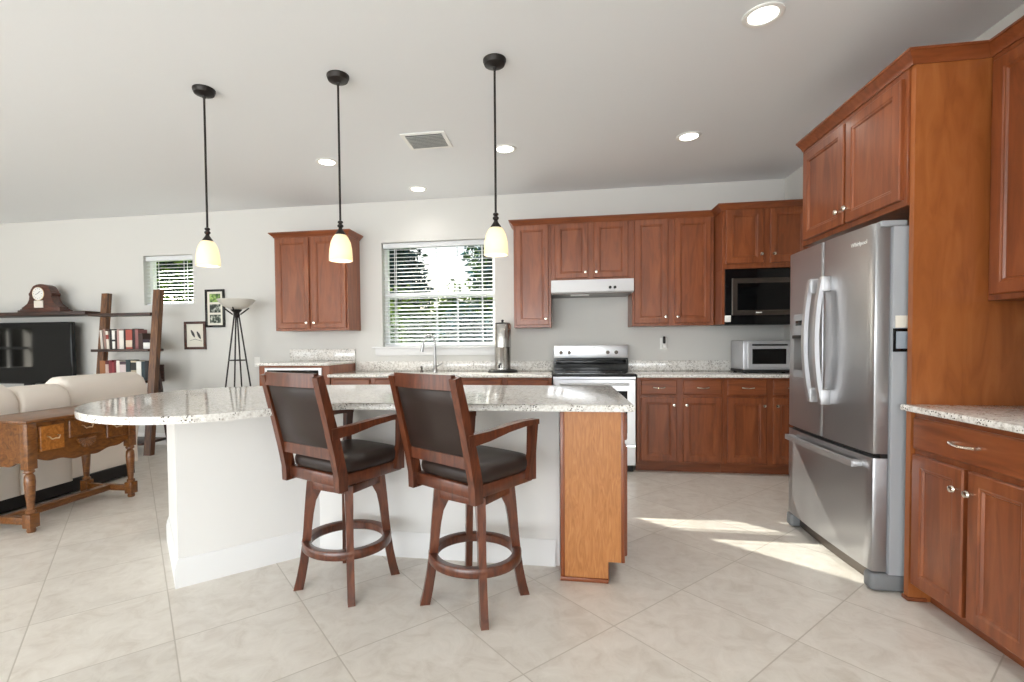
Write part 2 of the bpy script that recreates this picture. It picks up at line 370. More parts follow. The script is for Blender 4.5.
foliage('broadleaf_tree', 'dark bluish tree seen through the top left of the sink window', 'tree', (-4.5, 11.4, -.12), [(0, 0, 3.4, 1.25, 1.1, 2.0), (.3, 0, 2.4, 1.1, 1, 1.4)], 5200, [LEAF[0], LEAF[3]], .10, TR, core=.72)
foliage('broadleaf_tree', 'leafy tree seen through the top right of the sink window', 'tree', (-1.25, 11.4, -.12), [(0, 0, 3.5, 1.0, 1.0, 2.0), (.2, 0, 2.5, 1.0, 1, 1.3)], 4800, [LEAF[0], LEAF[3], LEAF[1]], .10, TR, core=.68)
foliage('broadleaf_tree', 'tree with pale green crown seen through the small high window', 'tree', (-9.4, 9.8, -.12), [(0, 0, 3.2, 1.8, 1.2, 1.0), (.8, 0, 3.0, 1.3, 1, .9)], 4200, [LEAF[0], LEAF[1], LEAF[2]], .10, TR, core=.6)

# ------------------------------------------------------------------ cabinet builder (local: front faces -y, x to the right, z up)
def knob(x, y, z, parent):
    MB().lathe([(.006, y), (.006, y-.012), (.013, y-.016), (.016, y-.022), (.013, y-.029), (.004, y-.031)], (x, 0, z), 'y', 14).build('knob', NICK, parent)
def pull(x, y, z, parent, w=.1):
    p = [(x-w/2, y, z), (x-w/2+.002, y-.018, z), (x-w*.3, y-.026, z-.003), (x, y-.03, z-.005), (x+w*.3, y-.026, z-.003), (x+w/2-.002, y-.018, z), (x+w/2, y, z)]
    MB().tube(p, [.007, .007, .0055, .005, .0055, .007, .007], 8).build('pull', NICK, parent)
def door(x0, x1, z0, z1, parent, kx=None, kz=None, m=None):
    r = .056
    o = MB().rloft(x0, x1, z0, z1, [(0, 0), (0, .015), (.005, .02), (r-.006, .02), (r, .0165), (r+.006, .0165), (r+.012, .009)], 0).build('door', m or CH, parent, 25)
    if kx is not None: knob(kx, -.02, kz, o)
    return o
def drawer(x0, x1, z0, z1, parent, pulls=True):
    o = MB().rloft(x0, x1, z0, z1, [(0, 0), (0, .013), (.008, .02), (.02, .02)], 0).build('drawer', CHH, parent, 25)
    if pulls: pull((x0+x1)/2, -.02, (z0+z1)/2, o)
    return o
def cabinet(name, label, loc, rz, w, h, d, toe=0, group=None, m=None):
    t = thing(name, label, 'cabinet', loc, rz, group)
    MB().box(0, w, 0, d, toe, h, .002, 1).build('cabinet_body', m or CH, t)
    if toe: MB().box(0, w, .075, .09, 0, toe).build('toe_kick', CHH, t)
    return t
CROWN = [(0, -.055), (.006, -.055), (.01, -.045), (.018, -.035), (.034, -.02), (.04, -.012), (.046, -.01), (.046, 0), (0, 0)]
def crown(path, z, label, side=1):
    o = MB().sweep([(a, b) for a, b in CROWN], path, side).build('crown_molding', CHH, None, 30); o.location = (0, 0, z); return tag(o, label, 'molding')
RZ = -PI/2
# --- upper cabinets on back wall
UF = YB-.32; MF = 4.73
t = cabinet('upper_cabinet', 'narrow cherry wall cabinet with one door, between the window and the range hood', (-.475, UF, 1.37), 0, .375, 1.06, .319)
door(.02, .352, .025, 1.03, t, .325, .085)
t = cabinet('upper_cabinet', 'short two-door cherry wall cabinet above the range hood', (-.099, UF, 1.825), 0, .788, .605, .319)
door(.04, .365, .03, .575, t, .34, .085); door(.42, .75, .03, .575, t, .445, .085)
t = cabinet('upper_cabinet', 'tall two-door cherry wall cabinet between the range hood and the microwave', (.69, UF, 1.37), 0, .755, 1.06, .319)
door(.02, .335, .025, 1.03, t, .31, .085); door(.395, .725, .025, 1.03, t, .42, .085)
t = cabinet('upper_cabinet', 'deep two-door cherry wall cabinet holding the built-in microwave', (1.452, MF, 1.87), 0, .746, .56, .538)
door(.03, .345, .045, .53, t, .32, .12); door(.40, .715, .045, .53, t, .425, .12)
MB().box(.001, .022, .0, .53, -.50, 0).build('side_panel', CH, t); MB().box(.724, .745, .0, .53, -.50, 0).build('side_panel', CH, t)
crown([(-.475, YB-.002), (-.475, UF), (1.45, UF), (1.45, MF), (2.195, MF)], 2.455, 'cherry crown molding along the wall cabinets over the range and microwave')
t = cabinet('upper_cabinet', 'two-door cherry wall cabinet standing alone left of the sink window', (-3.12, UF, 1.37), 0, .856, 1.04, .319)
door(.02, .412, .025, 1.01, t, .385, .085); door(.444, .836, .025, 1.01, t, .471, .085)
crown([(-3.12, YB-.002), (-3.12, UF), (-2.264, UF), (-2.264, YB-.002)], 2.445, 'cherry crown molding around the lone wall cabinet by the sink window')
# --- base run right of the stove
BF = 4.66
t = cabinet('base_cabinet', 'cherry base cabinet with two drawers and two doors right beside the stove', (.69, BF, 0), 0, .757, .882, .608, .1)
drawer(.035, .352, .728, .864, t); drawer(.408, .738, .728, .864, t)
door(.035, .352, .115, .705, t, .325, .635); door(.408, .738, .115, .705, t, .433, .635)
t = cabinet('base_cabinet', 'cherry base cabinet under the toaster oven, partly behind the refrigerator', (1.448, BF, 0), 0, .751, .882, .608, .1)
drawer(.033, .356, .728, .864, t); drawer(.412, .733, .728, .864, t)
door(.033, .356, .115, .705, t, .33, .635); door(.412, .733, .115, .705, t, .437, .635)
def slab(poly, z0, z1, label, bev=.008): return tag(MB().prism(poly, z0, z1, 'z', bev).build('countertop', GRAN, None, 30), label, 'countertop')
c = slab([(.69, BF-.04), (2.198, BF-.04), (2.198, YB-.001), (.69, YB-.001)], .884, .914, 'speckled granite countertop right of the stove under the toaster oven')
tag(MB().box(.69, 2.198, YB-.022, YB-.001, .9145, 1.02, .003).build('backsplash', GRAN), 'granite backsplash on the wall right of the stove', 'backsplash')
# --- sink run
t = cabinet('base_cabinet', 'cherry sink base cabinet mostly hidden behind the island', (-2.325, 4.64, 0), 0, 2.235, .882, .628, .1)
for k in range(5):
    x = .03+k*.445
    drawer(x, x+.395, .728, .864, t, False); door(x, x+.395, .115, .705, t, x+.36, .635)
c = slab([(-2.325, 4.56), (-.088, 4.60), (-.088, YB-.001), (-2.325, YB-.001)], .884, .914, 'speckled granite sink countertop under the kitchen window')
tag(MB().box(-2.325, -.088, YB-.022, YB-.001, .9145, 1.02, .003).build('backsplash', GRAN), 'granite backsplash under the kitchen window', 'backsplash')
# --- raised dishwasher cabinet
t = cabinet('appliance_cabinet', 'raised cherry cabinet around a dishwasher, below the lone wall cabinet', (-3.12, 4.63, 0), 0, .785, 1.0, .638, .1)
dw = thing('dishwasher', 'stainless and black dishwasher door set in the raised cherry cabinet', 'dishwasher', (-2.73, 4.63, .28))
MB().rloft(-.318, .318, 0, .70, [(0, 0), (0, .012), (.006, .016), (.02, .016)], -.002).build('door_panel', SSB, dw, 25)
MB().rloft(-.285, .285, .50, .675, [(0, 0), (.0, .004), (.004, .006)], -.018).build('control_panel', BLK, dw, 25)
MB().tube([(-.2, -.018, .45), (-.2, -.05, .45), (.2, -.05, .45), (.2, -.018, .45)], .009, 8).build('handle', SSH, dw)
c = slab([(-3.14, 4.60), (-2.33, 4.60), (-2.33, YB-.001), (-3.14, YB-.001)], 1.0, 1.03, 'small raised granite countertop on the dishwasher cabinet')
tag(MB().box(-3.14, -2.33, YB-.022, YB-.001, 1.0305, 1.165, .003).build('backsplash', GRAN), 'small granite backsplash above the raised dishwasher cabinet', 'backsplash')
# --- right wall
t = cabinet('base_cabinet', 'cherry base cabinet in the right foreground with one wide drawer above two doors', (1.60, 2.497, 0), RZ, .615, .882, .598, .1)
drawer(.015, .60, .715, .858, t, False); pl = [o for o in t.children if o.name.startswith('drawer')][0]
pull(.315, -.02, .79, pl, .125)
door(.012, .298, .09, .69, t, .275, .605); door(.322, .603, .09, .69, t, .346, .605)
c = slab([(1.552, 1.88), (1.552, 2.518), (1.58, 2.518), (1.58, 2.498), (2.198, 2.498), (2.198, 1.88)], .884, .914, 'speckled granite countertop in the right foreground against the cherry panel')
t = cabinet('upper_cabinet', 'two-door cherry cabinet above the refrigerator', (1.575, 3.49, 1.83), RZ, .958, .635, .62)
door(.02, .475, .03, .585, t, .445, .105); door(.497, .935, .03, .585, t, .527, .105)
MB().box(-.022, -.002, 0, .62, -.0, .635).build('filler_panel', CH, t)
for nm, b, m in (('end_panel', MB().box(1.585, 2.199, 2.50, 2.53, 0, 2.475), CHY), ('shoe_trim', MB().box(1.578, 1.66, 2.492, 2.537, .0, .018, .004), CH)):
    o = b.build(nm, m, t); o.matrix_parent_inverse = (Matrix.Translation(t.location) @ Matrix.Rotation(RZ, 4, 'Z')).inverted()
    if nm == 'end_panel': o['label'] = 'tall flat cherry end panel reaching the floor'
t = cabinet('upper_cabinet', 'cherry wall cabinet at the right edge above the foreground countertop', (1.88, 2.497, 1.38), RZ, .615, 1.08, .318)
door(.03, .275, .025, 1.04, t, .25, .085); door(.30, .585, .025, 1.04, t, .325, .085)
crown([(1.575, 3.512), (1.575, 2.50), (1.88, 2.50), (1.88, 1.88)], 2.505, 'cherry crown molding stepping from the refrigerator cabinet to the right wall cabinet', 1)

# ------------------------------------------------------------------ island
KW = [(-.012, 2.635), (-1.405, 2.635), (-1.905, 2.135), (-2.44, 2.67), (-1.86, 3.25), (-1.48, 3.40), (-.012, 3.40)]
struct(MB().prism(KW, 0, .871).build('wall_island', KNEE), 'white angled knee wall carrying the island countertop', 'knee wall')
struct(MB().sweep(BBP, [(-2.44, 2.67), (-1.905, 2.135), (-1.405, 2.635), (-.035, 2.635)], 1).build('baseboard_island', WHITE), 'white baseboard along the island knee wall', 'baseboard')
def smooth_poly(pts, n=8):
    out = []; k = len(pts)
    for i in range(k):
        p0, p1, p2, p3 = [Vector(pts[(i+j-1) % k]) for j in range(4)]
        for q in range(n):
            t = q/n
            out.append(tuple(.5*((2*p1)+(-p0+p2)*t+(2*p0-5*p1+4*p2-p3)*t*t+(-p0+3*p1-3*p2+p3)*t**3)))
    return out
def open_smooth(pts, n=8):
    return smooth_poly([pts[0]]+pts+[pts[-1]], n)[n:n*(len(pts)+0)+1]
wing = open_smooth([(-1.10, 2.40), (-1.30, 2.24), (-1.45, 2.05), (-1.60, 1.90), (-1.80, 1.825), (-2.06, 1.85), (-2.33, 2.0), (-2.52, 2.22), (-2.61, 2.50), (-2.63, 2.80), (-2.54, 3.08), (-2.32, 3.29), (-2.0, 3.41), (-1.6, 3.48), (-1.2, 3.51)])
poly = [(.352, 3.51), (.352, 2.425), (.3, 2.42)]+wing
slab(poly, .872, .907, 'large speckled granite island top with a rounded left end', .012)
t = thing('island_cabinet', 'cherry island end cabinet with a golden oak side panel facing the stools', 'cabinet', (-.008, 2.475, 0))
MB().box(.004, .315, .02, .92, .1, .87).box(.004, .242, .02, .92, 0, .1).build('cabinet_body', CH, t)
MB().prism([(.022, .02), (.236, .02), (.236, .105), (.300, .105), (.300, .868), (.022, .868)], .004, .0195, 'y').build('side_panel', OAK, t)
MB().box(.0, .022, 0, .0195, 0, .868, .003).build('edge_trim', CH, t)
MB().box(.300, .318, 0, .0195, .105, .868, .003).build('edge_trim', CH, t)
MB().box(-.002, .238, -.008, .0195, 0, .02, .003).build('shoe_molding', CHH, t)
for k in range(2):
    y0 = .03+k*.45
    o = MB().rloft(y0, y0+.42, .13, .69, [(0, 0), (0, .013), (.005, .018), (.05, .018), (.056, .0145), (.062, .0145), (.068, .008)], 0).build('door', CH, t, 25)
    o.rotation_euler = (0, 0, PI/2); o.location = (.316, 0, 0)
    o2 = MB().rloft(y0, y0+.42, .72, .855, [(0, 0), (0, .013), (.008, .018), (.02, .018)], 0).build('drawer', CHH, t, 25)
    o2.rotation_euler = (0, 0, PI/2); o2.location = (.316, 0, 0)

# ------------------------------------------------------------------ bar stools (local +y = seat front)
def stool(label, loc, base_deg, seat_deg):
    t = thing('bar_stool', label, 'stool', loc, math.radians(-base_deg), 'swivel bar stools at the island')
    sw = math.radians(-(seat_deg-base_deg)); cs, sn = math.cos(sw), math.sin(sw)
    def up(b, name, m, parent=t, sm=40):
        o = b.build(name, m, parent, sm)
        if parent is t: o.rotation_euler = (0, 0, sw)
        return o
    # base: four sabre legs
    zs = [0, .06, .14, .22, .30, .38, .44, .485, .515, .54]
    ro = [.262, .246, .230, .219, .211, .205, .200, .196, .193, .190]
    ri = [.216, .203, .189, .179, .170, .160, .148, .125, .085, .060]
    for a in (45, 135, 225, 315):
        c, s = math.cos(math.radians(a)), math.sin(math.radians(a)); rings = []
        for z, o_, i_ in zip(zs, ro, ri):
            w = .017 if z < .4 else .019
            rings.append([(c*r-s*q, s*r+c*q, z) for r, q in ((i_, -w), (o_, -w), (o_, w), (i_, w))])
        MB().loft(rings).build('leg', STL, t)
    MB().lathe([(.178, .205), (.186, .198), (.215, .198), (.220, .204), (.220, .236), (.215, .242), (.186, .242), (.178, .236), (.178, .205)], n=48, cap=False).build('foot_ring', STL, t)
    MB().box(-.13, .13, -.13, .13, .495, .538, .006).build('base_top', STL, t)
    MB().lathe([(.05, .535), (.11, .54), (.11, .552), (.05, .556)], n=24).build('swivel_plate', BLKM, t)
    # seat
    up(MB().box(-.195, .195, -.20, .205, .556, .615, .012), 'seat_frame', STL)
    rings = []
    for z, k in ((.612, .93), (.625, .985), (.645, 1.0), (.665, .985), (.68, .93), (.69, .78), (.694, .4), (.695, .05)):
        rings.append([( .203*k*(abs(math.cos(a))**.35)*(1 if math.cos(a) > 0 else -1), .012+.208*k*(abs(math.sin(a))**.35)*(1 if math.sin(a) > 0 else -1), z) for a in [2*PI*i/36 for i in range(36)]])
    up(MB().loft(rings), 'seat_cushion', LEA, t, 60)
    # back: leaning posts
    def yb(z): return -.195-.118*max(0, (z-.60)/.48)**1.15
    for s in (-1, 1):
        path = [(s*.197, yb(z), z) for z in (.545, .62, .72, .85, .97, 1.075)]
        up(MB().bar(path, .036, [.052, .052, .05, .046, .042, .036], up=(0, 1, 0)), 'back_post', STL)
    up(MB().bar([(x, yb(1.055)-.012*(1-(x/.19)**2), 1.055) for x in (-.182, -.09, 0, .09, .182)], .026, .062), 'top_rail', STL)
    up(MB().bar([(x, yb(.715), .715) for x in (-.182, 0, .182)], .026, .05), 'lower_rail', STL)
    rings = []
    for z in (.742, .75, .80, .88, .96, 1.015, 1.024):
        e = .6 if z in (.742, 1.024) else 1.0
        y = yb(z); rings.append([(-.178, y+.012*e, z), (-.17, y+.026*e, z), (0, y+.03*e, z), (.17, y+.026*e, z), (.178, y+.012*e, z), (.178, y-.01*e, z), (.165, y-.018*e, z), (0, y-.02*e, z), (-.165, y-.018*e, z), (-.178, y-.01*e, z)])
    up(MB().loft(rings), 'back_cushion', LEA, t, 60)
    for s in (-1, 1):
        x = s*.212
        a = up(MB().bar([(s*.205, yb(.82)-.012, .815), (s*.208, -.14, .822), (s*.210, -.02, .838), (s*.208, .10, .846), (s*.204, .212, .842)], [.03, .036, .044, .046, .042], [.05, .042, .03, .026, .024]), 'armrest', STL)
        MB().bar([(s*.200, .165, .575), (s*.202, .178, .70), (s*.203, .188, .832)], [.034, .03, .034], [.06, .036, .044], up=(0, 1, 0)).build('arm_post', STL, a)
    return t
stool('dark wood swivel bar stool with leather seat, the one nearer the oak end panel', (-.408, 2.237, 0), 25.9, 33.4)
stool('dark wood swivel bar stool with leather seat, the one nearer the rounded island end', (-1.084, 2.314, 0), 17.0, 25.2)

# ------------------------------------------------------------------ refrigerator (local: front -y)
def text(body, size, m, parent, loc, rot, depth=.0006, name='lettering'):
    cu = bpy.data.curves.new('lettering', 'FONT'); cu.body = body; cu.size = size; cu.extrude = depth; cu.align_x = 'CENTER'; cu.align_y = 'CENTER'
    o = bpy.data.objects.new('tmp', cu); C.objects.link(o); bpy.context.view_layer.update()
    me = bpy.data.meshes.new_from_object(o.evaluated_get(bpy.context.evaluated_depsgraph_get())); bpy.data.objects.remove(o)
    me.materials.clear(); me.materials.append(m)
    q = bpy.data.objects.new(name, me); C.objects.link(q); q.parent = parent; q.location = loc; q.rotation_euler = rot; return q
FCV = mat('foot_grey', lin(118, 120, 122), .45)
fr = thing('refrigerator', 'stainless french door refrigerator with a bottom freezer drawer', 'refrigerator', (1.54, 3.013, 0), RZ)
MB().box(-.452, .452, 0, .655, .085, 1.745, .006).build('body', GREY, fr)
pl = []
for i in range(15):
    x = -.376+.752*i/14; pl.append((x, -.02-.012*(1-(x/.376)**2)))
MB().prism(pl+[(.376, .3), (-.376, .3)], .012, .085, 'z', .006).build('base_grille', GUN, fr)
for s in (-1, 1): MB().box(s*.415-.037, s*.415+.037, -.075, .1, .004, .088, .02, 3).build('foot_cover', FCV, fr)
def bow(x): return -.066-.014*(1-(x/.455)**2)
def front(x0, x1, z0, z1, name, parent):
    n = 14; pts = []
    for i in range(n+1):
        x = x0+(x1-x0)*i/n; y = bow(x)
        if i == 0: pts += [(x+.0, y+.014), (x+.004, y+.003), (x+.012, y)]
        elif i == n: pts += [(x-.012, y), (x-.004, y+.003), (x, y+.014)]
        else: pts.append((x, y))
    pts += [(x1, -.004), (x0, -.004)]
    return MB().prism(pts, z0, z1, 'z', .003).build(name, SS, parent, 30)
dl = front(-.438, -.003, .665, 1.765, 'door', fr); dr = front(.003, .438, .665, 1.765, 'door', fr)
fd = front(-.438, .438, .095, .645, 'freezer_drawer', fr)
MB().box(-.44, .44, -.035, -.005, .645, .665).build('gasket', BLKM, fr)
for s, dd in ((-1, dl), (1, dr)):
    x = s*.062; path = []
    for i in range(13):
        z = .885+.66*i/12; k = 1-((z-1.215)/.33)**2
        path.append((x, bow(x)-.036-.03*k, z))
    MB().bar(path, .022, .03, up=(1, 0, 0)).build('handle', SSH, dd)
    for z in (.90, 1.525): MB().box(x-.02, x+.02, bow(x)-.045, bow(x)+.004, z-.045, z+.04, .008).build('handle_mount', SSH, dd)
path = [(x, bow(x)-.036, .598) for x in [-.36+.72*i/12 for i in range(13)]]
fh = MB().bar(path, .026, .03).build('handle', SSH, fd)
for s in (-1, 1): MB().box(s*.335-.03, s*.335+.03, bow(.335)-.04, bow(.335)+.004, .585, .611, .006).build('handle_mount', SSH, fd)
dp = MB().box(-.335, -.165, bow(-.25)-.012, bow(-.25)+.03, .985, 1.375, .008).build('dispenser', GREY, dl)
MB().box(-.315, -.185, bow(-.25)-.0145, bow(-.25)-.011, 1.03, 1.235, .002).build('dispenser_recess', mat('dispenser_grey', lin(120, 122, 124), .3, .5), dl)
MB().box(-.31, -.19, bow(-.25)-.03, bow(-.25)-.01, 1.225, 1.245, .003).build('dispenser_spout', BLKM, dl)
MB().box(-.30, -.225, bow(-.25)-.0145, bow(-.25)-.011, 1.305, 1.335, .001).build('dispenser_display', BLK, dl)
text('Whirlpool', .03, WPL, dr, (.32, bow(.32)-.0012, 1.69), (PI/2, 0, .043))
for x in (-.43, .43): MB().box(x-.022, x+.022, -.05, .06, 1.745, 1.772, .006).build('hinge_cover', GREY, fr)
for x in (-.4, .4):
    for y in (.06, .6): MB().lathe([(.02, 0), (.02, .02)], (x, y, 0), n=12).build('foot', BLKM, fr)
mg = thing('photo_magnet', 'small dark framed photo magnet on the side of the refrigerator', 'magnet', (1.578, 2.561, 1.21))
MB().box(-.036, .036, -.006, .0, -.055, .055, .002).build('frame', BLK, mg)
pic = mat('photo_print', lin(150, 160, 170), .5)
MB().box(-.025, .025, -.008, -.005, -.04, .04).build('print', pic, mg)
tag(MB().box(1.552, 1.625, 2.5575, 2.5605, 1.268, 1.325).build('paper_note', PAPER), 'white paper note above the photo magnet on the refrigerator side', 'note')

# ------------------------------------------------------------------ stove, hood, microwave, toaster oven
st = thing('range', 'freestanding stainless range with a black glass cooktop', 'stove', (.302, 4.625, 0))
MB().box(-.379, .379, .03, .62, .06, .895).build('body', SSB, st)
MB().box(-.381, .381, -.02, .565, .893, .918, .006).build('cooktop', DGL, st)
b = MB().box(-.379, .379, .565, .62, .9, 1.05).build('backguard', BLK, st)
MB().box(-.379, .379, .55, .622, 1.05, 1.185, .006).build('control_panel', SSB, b)
MB().box(-.36, .36, .552, .566, .985, 1.03, .004).build('display_strip', DGL, b)
for x in (-.305, -.22, .175, .26): MB().lathe([(.019, .551), (.019, .54), (.014, .535), (.014, .528), (.003, .527)], (x, 0, 1.11), 'y', 16).build('knob', GUN, b)
MB().box(-.05, .05, .5485, .551, 1.151, 1.158).build('badge', GUN, b)
od = MB().rloft(-.376, .376, .265, .872, [(0, 0), (0, .02), (.006, .026), (.02, .026)], .03).build('oven_door', SSB, st, 25)
MB().rloft(-.30, .30, .37, .76, [(0, 0), (.0, .003), (.003, .004)], .004).build('oven_window', DGL, od, 25)
MB().tube([(-.31, .005, .825), (-.31, -.04, .825), (.31, -.04, .825), (.31, .005, .825)], .011, 10).build('handle', SSH, od)
MB().rloft(-.376, .376, .065, .25, [(0, 0), (0, .02), (.006, .026), (.02, .026)], .03).build('storage_drawer', SSB, st, 25)
MB().box(-.36, .36, .06, .55, 0, .06).build('plinth', BLKM, st)
for x, y, r in ((-.19, .13, .11), (.19, .13, .09), (-.19, .4, .08), (.19, .4, .11)): MB().torus((x, y, .918), r, .0012, 36, 6).build('burner_ring', GUN, st)
hd = thing('range_hood', 'slim white range hood under the short wall cabinet', 'range hood', (.295, 4.80, 1.685))
HB = mat('hood_white', lin(206, 206, 208), .3)
MB().prism([(0, .02), (.0, .135), (.468, .135), (.468, .008), (.02, .008)], -.391, .391, 'x', .003).build('body', HB, hd)
MB().box(-.375, .375, .03, .45, .002, .008).build('filter_grille', GUN, hd)
MB().box(-.20, -.02, .10, .2, -.004, .002).build('lamp_cover', WPL, hd)
for x in (.17, .215): MB().lathe([(.014, 0), (.014, -.014), (.003, -.016)], (x, 0, .055), 'y', 14).build('knob', BLKM, hd)
mw = thing('microwave', 'black built-in microwave in the cabinet left of the refrigerator', 'microwave', (1.476, 4.72, 1.362))
MB().box(.002, .692, .02, .42, 0.005, .5).build('body', BLKM, mw)
MB().rloft(0, .694, .0, .503, [(0, 0), (0, .008), (.004, .012), (.02, .012)], .01).build('trim_kit', BLK, mw, 25)
d = MB().rloft(.055, .64, .085, .418, [(0, 0), (0, .012), (.005, .016), (.035, .016), (.042, .012)], -.002).build('door', GUN, mw, 25)
MB().rloft(.10, .595, .13, .372, [(0, 0), (0, .004)], -.012).build('window', DGL, d, 25)
MB().box(.255, .305, -.019, -.0165, .104, .112).build('badge', WPL, d)
tag(MB().box(1.470, 1.521, 4.706, 4.714, 1.388, 1.446, .002).build('white_tag', WPL), 'small white tag stuck on the lower left corner of the microwave', 'tag')
to = thing('toaster_oven', 'silver toaster oven on the counter beside the refrigerator', 'toaster oven', (1.675, 4.83, .914))
SIL = mat('silver_enamel', lin(196, 198, 202), .35, .5)
MB().box(0, .50, .02, .35, .03, .305, .012).build('body', SIL, to)
MB().rloft(.035, .40, .05, .29, [(0, 0), (0, .012), (.006, .016), (.02, .016)], .02).build('door', SIL, to, 25)
MB().rloft(.075, .365, .085, .225, [(0, 0), (0, .003)], .003).build('window', DGL, to, 25)
MB().tube([(.08, .004, .262), (.08, -.03, .262), (.36, -.03, .262), (.36, .004, .262)], .008, 8).build('handle', BLKM, to)
for z in (.265, .205, .145, .085): MB().lathe([(.019, .02), (.019, .002), (.004, 0)], (.45, 0, z), 'y', 14).build('knob', BLKM, to)
MB().box(-.005, .505, .015, .345, .008, .032, .004).build('crumb_tray', BLKM, to)
for x in (.03, .47):
    for y in (.05, .31): MB().lathe([(.016, 0), (.016, .012)], (x, y, 0), n=10).build('foot', BLKM, to)

# ------------------------------------------------------------------ counter top items
SSC = mat('polished_steel', (.5, .49, .47, 1), .24, 1)
wf = thing('water_filter', 'tall stainless water filter canister on the sink counter beside the window', 'water filter', (-.60, 5.0, .914))
MB().lathe([(.155, 0), (.155, .014), (.14, .024), (.10, .03)], n=28).build('stand', BLKM, wf)
MB().lathe([(.085, .03), (.085, .25), (.088, .255), (.088, .262)], n=28).build('lower_chamber', SSC, wf)
MB().lathe([(.087, .262), (.087, .49), (.08, .502)], n=28).build('upper_chamber', SSC, wf)
MB().lathe([(.083, .50), (.07, .512), (.012, .516), (.012, .53), (.016, .538), (.003, .545)], n=20).build('lid', BLKM, wf)
MB().tube([(-.02, -.083, .085), (-.02, -.12, .085), (-.02, -.135, .075), (-.02, -.138, .045)], .011, 8).build('spigot', BLKM, wf)
FAU = mat('brushed_nickel', (.42, .42, .42, 1), .3, 1)
fa = thing('faucet', 'brushed gooseneck faucet in front of the sink window', 'faucet', (-1.35, 5.10, .914))
MB().lathe([(.028, 0), (.028, .02), (.02, .03), (.018, .10)], n=16).build('base', FAU, fa)
MB().tube([(0, 0, .09), (0, 0, .31)]+[(-.062+.062*math.cos(a), -.01*math.sin(a), .31+.09*math.sin(a)) for a in [PI*i/10 for i in range(1, 10)]]+[(-.128, -.01, .29)], .013, 10).build('spout', FAU, fa)
MB().tube([(-.127, -.01, .30), (-.145, -.012, .215)], [.016, .02], 10).build('spray_head', FAU, fa)
MB().tube([(.018, 0, .055), (.06, -.01, .075), (.085, -.012, .09)], [.009, .007, .006], 8).build('lever', FAU, fa)
sd = thing('soap_dispenser', 'small dark soap pump beside the faucet', 'soap pump', (-1.50, 5.10, .914))
MB().lathe([(.02, 0), (.02, .01), (.01, .016), (.009, .05), (.012, .055), (.003, .06)], n=14).build('pump', GUN, sd)
MB().tube([(0, 0, .05), (0, -.05, .05)], .006, 8).build('nozzle', GUN, sd)
def outlet(x, z, label):
    o = thing('wall_outlet', label, 'outlet', (x, YB-.001, z))
    MB().box(-.036, .036, -.006, 0, -.058, .058, .003).build('cover_plate', WPL, o)
    for s in (-1, 1): MB().box(-.016, .016, -.0085, -.005, s*.025-.014, s*.025+.014, .003).build('socket', WPL, o)
    return o
outlet(1.05, 1.195, 'white outlet on the wall above the counter right of the stove')
outlet(-3.57, 1.02, 'white outlet low on the wall between the floor lamp and the raised cabinet')
nl = thing('plug_in_freshener', 'small dark and white plug-in in the outlet right of the stove', 'plug-in', (1.05, YB-.0095, 1.195))
MB().box(-.02, .02, -.035, 0, -.05, .0, .008).build('base', WPL, nl)
MB().box(-.013, .013, -.03, -.004, -.0, .075, .01).build('cartridge', BLKM, nl)

# ------------------------------------------------------------------ ceiling fixtures
def pendant(x, label):
    t = thing('pendant_light', label, 'pendant', (x, 2.776, ZC), 0, 'pendants over the island')
    cp = MB().lathe([(.066, 0), (.066, -.008), (.058, -.028), (.03, -.036), (.012, -.04), (.009, -.055)], n=24).build('canopy', BRZ, t)
    MB().lathe([(.0065, -.05), (.0065, -.865)], n=10).build('rod', BRZ, t)
    MB().lathe([(.008, -.86), (.016, -.866), (.016, -.874), (.009, -.88), (.018, -.888), (.018, -.896), (.010, -.904), (.014, -.915), (.034, -.945), (.036, -.952), (.01, -.953)], n=20).build('socket_cap', BRZ, t)
    prof = [(.033, -.945), (.045, -.962), (.058, -.99), (.066, -1.03), (.069, -1.07), (.070, -1.102)]
    MB().lathe(prof+[(r-.004, z) for r, z in reversed(prof)], n=32, cap=False).build('shade', SHADE, t)
    MB().lathe([(.012, -.953), (.014, -.985), (.028, -1.03), (.03, -1.05), (.022, -1.07), (.003, -1.078)], n=16).build('bulb', BULB, t)
    light('pendant_glow', 'POINT', (0, 0, -1.09), .45, (1, .9, .76), t, shadow_soft_size=.03)
pendant(-2.207, 'bronze pendant light with cream glass shade nearest the living area')
pendant(-1.313, 'bronze pendant light with cream glass shade, middle one of the row over the island')
pendant(-.367, 'bronze pendant light with cream glass shade in front of the sink window, nearest the range')
def can(x, y, label, e=38):
    t = thing('recessed_light', label, 'light', (x, y, ZC), 0, 'recessed ceiling lights')
    MB().lathe([(.07, -.001), (.094, -.001), (.094, -.006), (.085, -.009), (.072, -.008), (.066, -.003)], n=28, cap=False).build('trim_ring', WPL, t)
    MB().lathe([(.069, -.002), (.067, -.005), (.003, -.006)], n=24).build('lens', LITE, t)
    l = light('recessed_glow', 'SPOT', (0, 0, -.02), e, (1, .965, .91), t, shadow_soft_size=.06); l.data.spot_size = math.radians(150); l.data.spot_blend = 1
can(.99, 2.625, 'round recessed light nearest the camera, in front of the refrigerator')
can(.995, 4.051, 'round recessed light above the counter right of the range hood')
can(-.452, 4.035, 'round recessed light just beside the rightmost pendant rod')
can(-1.458, 4.90, 'round recessed light close to the wall above the sink window', 11)
can(-2.025, 4.038, 'round recessed light beside the middle pendant rod')
v = thing('ceiling_vent', 'white square air vent in the ceiling between the pendants', 'vent', (-1.04, 3.76, ZC), 0)
b = MB(); s, q = .175, .15
b.box(-s, s, -q, -q+.03, -.008, -.001).box(-s, s, q-.03, q, -.008, -.001).box(-s, -s+.03, -q+.03, q-.03, -.008, -.001).box(s-.03, s, -q+.03, q-.03, -.008, -.001)
b.build('frame', WPL, v)
